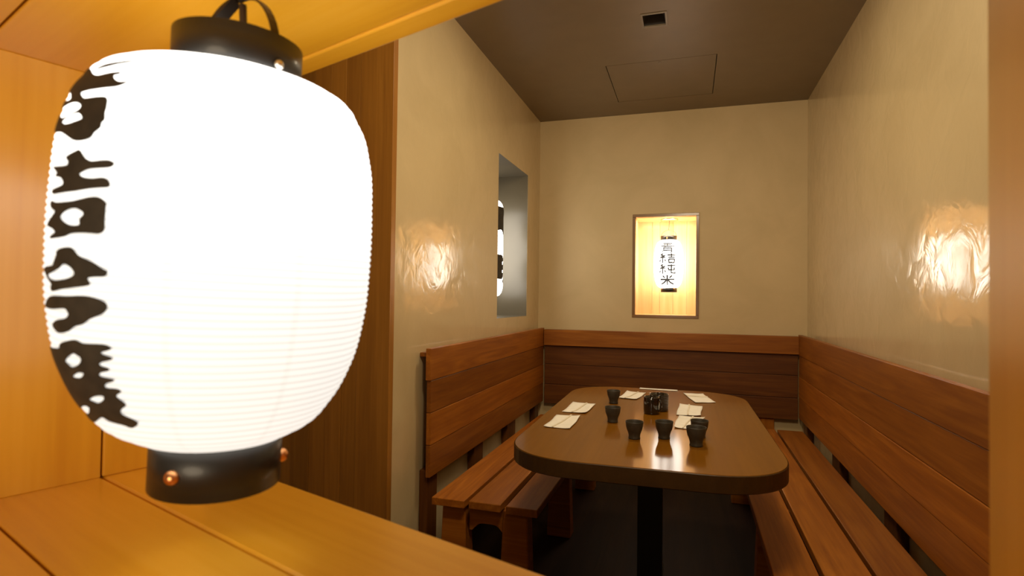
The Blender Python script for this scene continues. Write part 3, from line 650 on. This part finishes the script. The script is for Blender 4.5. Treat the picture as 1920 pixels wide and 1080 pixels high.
LETTERS = [[[(-102.0,129.5),(-97.0,131.8),(-90.0,132.6),(-83.5,133.4),(-83.5,132.6),(-89.5,131.0),(-94.5,129.5),(-99.5,128.7)]],[[(-117.0,133.4),(-108.5,131.0),(-100.5,123.9),(-96.0,121.5),(-92.0,122.3),(-88.5,123.1),(-85.5,123.1),(-85.5,121.5),(-87.5,120.7),(-86.5,117.5),(-84.0,115.2),(-81.0,115.2),(-81.0,114.4),(-84.0,112.0),(-88.5,111.2),(-96.0,110.4),(-100.5,109.6),(-101.0,108.0),(-98.0,104.0),(-92.5,104.0),(-88.0,104.0),(-86.5,101.7),(-86.0,96.1),(-86.0,92.1),(-85.5,87.4),(-86.5,85.0),(-86.5,81.8),(-88.5,78.6),(-90.0,74.7),(-94.0,73.1),(-97.5,73.9),(-101.5,77.0),(-107.0,81.0),(-117.5,84.2),(-120.5,91.3),(-120.0,98.5),(-120.5,106.4),(-108.5,105.6),(-111.0,112.0),(-118.0,116.7),(-116.0,123.9)],[(-120.5,100.1),(-113.0,100.9),(-104.5,101.7),(-100.0,100.1),(-99.0,97.7),(-101.0,95.3),(-107.0,92.9),(-112.0,93.7)],[(-109.0,89.0),(-106.0,91.3),(-99.5,93.7),(-96.5,92.1),(-95.0,89.0),(-97.0,87.4),(-103.0,85.8),(-107.0,86.6)]],[[(-108.0,55.6),(-100.0,55.6),(-99.0,58.8),(-100.5,61.9),(-96.0,65.1),(-94.0,65.9),(-92.0,61.9),(-90.5,59.6),(-88.0,58.0),(-84.0,58.8),(-81.5,58.8),(-80.0,57.2),(-81.0,54.8),(-84.5,54.0),(-89.0,53.2),(-92.0,50.8),(-93.0,49.2),(-91.0,46.9),(-87.0,46.1),(-83.0,46.9),(-81.0,44.5),(-81.0,41.3),(-84.0,40.5),(-88.0,39.7),(-93.5,38.1),(-99.0,37.3),(-107.0,36.5),(-108.5,38.9),(-104.0,40.5),(-100.5,42.9),(-102.5,47.7),(-107.0,49.2),(-106.0,51.6),(-110.0,55.6)]],[[(-108.5,31.0),(-104.0,29.4),(-95.5,30.2),(-91.0,31.8),(-87.0,33.4),(-84.0,33.4),(-81.5,30.2),(-81.5,27.0),(-81.5,23.0),(-81.5,17.5),(-81.5,11.9),(-83.0,9.5),(-86.0,9.5),(-90.0,9.5),(-94.5,8.7),(-98.0,6.4),(-106.0,4.8),(-107.5,5.6),(-103.5,8.7),(-106.0,11.9),(-111.0,14.3),(-107.5,19.1),(-104.5,23.8),(-108.5,27.0)],[(-101.0,19.9),(-97.5,24.6),(-93.0,26.2),(-89.5,23.8),(-89.0,21.4),(-90.5,18.3),(-90.5,14.3),(-94.5,13.5),(-98.5,15.9)]],[[(-102.0,-4.8),(-99.0,-2.4),(-94.5,-1.6),(-92.5,-4.0),(-90.5,-7.1),(-85.5,-10.3),(-81.0,-15.1),(-80.0,-15.9),(-80.5,-19.1),(-84.0,-19.9),(-87.0,-21.4),(-86.0,-25.4),(-88.5,-27.0),(-93.5,-28.6),(-98.5,-30.2),(-105.0,-32.6),(-106.0,-30.2),(-105.5,-27.8),(-109.0,-23.8),(-113.0,-17.5),(-105.0,-15.1),(-104.0,-12.7),(-102.0,-7.1)],[(-108.5,-21.4),(-105.0,-19.1),(-100.5,-15.9),(-98.0,-12.7),(-95.0,-13.5),(-92.5,-16.7),(-92.0,-19.9),(-95.0,-23.0),(-102.0,-25.4),(-106.5,-24.6)]],[[(-113.0,-43.7),(-107.0,-37.3),(-96.5,-35.7),(-88.5,-34.2),(-84.0,-34.9),(-80.5,-37.3),(-80.0,-41.3),(-82.0,-45.3),(-86.5,-49.2),(-89.5,-53.2),(-93.5,-55.6),(-97.0,-59.6),(-102.5,-61.9),(-105.0,-61.2),(-107.5,-58.0),(-104.0,-54.0),(-98.0,-51.6),(-95.5,-48.4),(-96.0,-45.3),(-98.0,-43.7),(-106.0,-45.3),(-112.0,-45.3)]],[[(-121.5,-77.8),(-106.0,-74.7),(-103.5,-70.7),(-96.5,-66.7),(-93.0,-65.9),(-90.0,-67.5),(-82.0,-66.7),(-79.5,-68.3),(-80.5,-69.9),(-83.0,-71.5),(-83.5,-72.3),(-82.5,-73.9),(-79.5,-75.4),(-80.5,-77.0),(-83.5,-78.6),(-85.0,-81.0),(-83.5,-82.6),(-81.5,-83.4),(-82.0,-85.0),(-85.0,-86.6),(-86.0,-89.0),(-84.5,-90.5),(-80.5,-91.3),(-81.5,-92.9),(-84.0,-94.5),(-85.0,-96.9),(-84.0,-98.5),(-80.0,-98.5),(-79.0,-100.1),(-81.5,-104.0),(-78.5,-109.6),(-81.0,-113.6),(-82.0,-116.0),(-81.5,-119.1),(-76.5,-123.9),(-80.5,-129.5),(-84.5,-127.9),(-91.5,-126.3),(-95.0,-123.9),(-106.5,-131.8),(-117.0,-132.6),(-116.5,-126.3),(-117.5,-122.3),(-118.5,-117.5),(-119.5,-110.4),(-120.0,-100.9),(-120.5,-92.9),(-121.0,-85.0)],[(-102.5,-81.8),(-96.5,-75.4),(-94.0,-76.2),(-92.0,-78.6),(-94.0,-83.4),(-98.5,-86.6),(-101.0,-85.0)],[(-100.5,-92.9),(-96.0,-89.0),(-93.0,-89.0),(-93.0,-90.5),(-95.5,-93.7),(-99.5,-94.5)],[(-96.0,-109.6),(-91.0,-105.6),(-87.0,-104.8),(-87.0,-108.0),(-91.0,-112.0),(-94.0,-111.2)],[(-116.5,-124.7),(-109.0,-119.9),(-102.5,-116.7),(-99.5,-118.3),(-105.0,-124.7),(-117.0,-129.5),(-116.0,-126.3)]]]
for grp in ((0, 1), (2, 3), (4, 5), (6,)):
    out = bmesh.new()
    for k in grp: out = join(out, outline_mesh_bm(LETTERS[k], 2.5, 2.0, True, 0.55))
    wrap(out, lambda z: cubic(KU, KR, z / LH) + 0.0003)
    bm_obj('character', out, M['ink'], ln, None)

# --- lantern in the back niche
NC = Vector((-0.148, YB + 0.145, CAMZ + 0.270))
ln = empty('paper_lantern', NC, 'small glowing paper lantern with four characters, hanging in the back wall niche', 'lantern', 'lit paper lanterns')
NH = 0.178
NU = [-1, -.93, -.78, -.5, 0, .5, .78, .93, 1.]; NR = [0.056, 0.074, 0.090, 0.101, 0.105, 0.101, 0.090, 0.074, 0.056]
bm_obj('paper_shade', shade_bm(NH, NU, NR, 0.006, 0.0005, 64), M['glow_back'], ln, None, True)
ct = bm_obj('top_cap', cap_bm(0.058, 0.036), M['black'], ln, Matrix.Translation(NC + Vector((0, 0, NH + 0.012))), True)
cb = bm_obj('bottom_cap', cap_bm(0.058, 0.036), M['black'], ln, Matrix.Translation(NC + Vector((0.004, 0, -NH - 0.012))), True)
rivet_at(math.radians(-100), 0.058, 0.0, 0.006, M['copper'], ct, WM[ct])
for a in (-140, -50): rivet_at(math.radians(a), 0.058, 0.008, 0.005, M['copper'], cb, WM[cb])
bm_obj('bail', tube_bm(bail(math.radians(-15), 0.0585, NH + 0.014, NH + 0.075), 0, flat=(0.005, 0.0014, (0.25, 0.97, 0))), M['darkmetal'], ln, None)
ztop = nz1 - fw - NC.z
bm_obj('cord', tube_bm([(0, 0, NH + 0.0745), (-0.001, 0, NH + 0.085), (0.004, 0, ztop - 0.03), (0.005, 0, ztop - 0.012)], 0.0018, 6), M['cord'], ln, None, True)
bm_obj('ceiling_rose', lathe_bm([(0.0, -0.013), (0.056, -0.013), (0.062, -0.010), (0.062, 0.0), (0.0, 0.0)], 40), M['rose'], ln, Matrix.Translation(NC + Vector((0.003, 0, ztop - 0.0002))), True)
hgt = 70
for k, ch in enumerate(('sei', 'ketsu', 'jun', 'mai')):
    zt = 150 - k * 78.5
    out = wrap(strokes_bm(ch, -125, zt - hgt, 64, hgt, (9.5, 12.0, 12.0, 14.0)[k]), lambda z: cubic(NU, NR, z / NH) + 0.0003)
    bm_obj('character', out, M['ink_lit'], ln, None)

# --- tall lantern inside the recess of the left wall
SC = Vector((-1.304, 3.576, CAMZ + 0.336))
ln = empty('paper_lantern', SC, 'tall white paper lantern glimpsed inside the grey recess of the left wall', 'lantern', 'lit paper lanterns')
SH = 0.325
SU = [-1, -.985, -.94, -.85, -.6, 0, .6, .85, .94, .985, 1.]; SR = [0.060, 0.078, 0.096, 0.108, 0.110, 0.110, 0.110, 0.108, 0.096, 0.078, 0.060]
bm_obj('paper_shade', shade_bm(SH, SU, SR, 0.0065, 0.0004, 64), M['glow_side'], ln, None, True)
bm_obj('top_cap', cap_bm(0.062, 0.03), M['black'], ln, Matrix.Translation(SC + Vector((0, 0, SH + 0.010))), True)
bm_obj('bottom_cap', cap_bm(0.062, 0.03), M['black'], ln, Matrix.Translation(SC + Vector((0, 0, -SH - 0.010))), True)
bm_obj('bail', tube_bm(bail(math.radians(0), 0.0625, SH + 0.012, SH + 0.085), 0, flat=(0.006, 0.0014, (0, 1, 0))), M['darkmetal'], ln, None)
ztop = CAMZ + 0.879 - SC.z
bm_obj('cord', tube_bm([(0, 0, SH + 0.0845), (0, 0, ztop)], 0.002, 6), M['cord'], ln, None, True)
side = [
 [[(-52, .265), (-10, .272), (30, .268), (34, .215), (32, .150), (33, .120), (24, .135), (18, .085), (8, .080), (2, .098), (-12, .120), (-40, .115), (-60, .180)],
  [(22, .228), (28, .226), (28, .212), (22, .210)], [(22, .185), (28, .186), (28, .176), (23, .174)]],
 [[(-50, -.052), (-20, -.045), (4, -.050), (8, -.066), (12, -.050), (24, -.046), (32, -.060), (28, -.110), (30, -.150), (26, -.190), (18, -.225), (6, -.232), (0, -.222), (14, -.196), (16, -.168), (6, -.200), (-14, -.208), (-44, -.196), (-60, -.120)],
  [(2, -.092), (10, -.088), (6, -.106), (0, -.110)], [(0, -.150), (10, -.146), (12, -.160), (2, -.164)]],
]
for loops in side:
    out = wrap(outline_mesh_bm([[(a, b * 1000) for a, b in lp] for lp in loops], 3.0, 4.0), lambda z: cubic(SU, SR, z / SH) + 0.0003)
    bm_obj('character', out, M['ink'], ln, None)
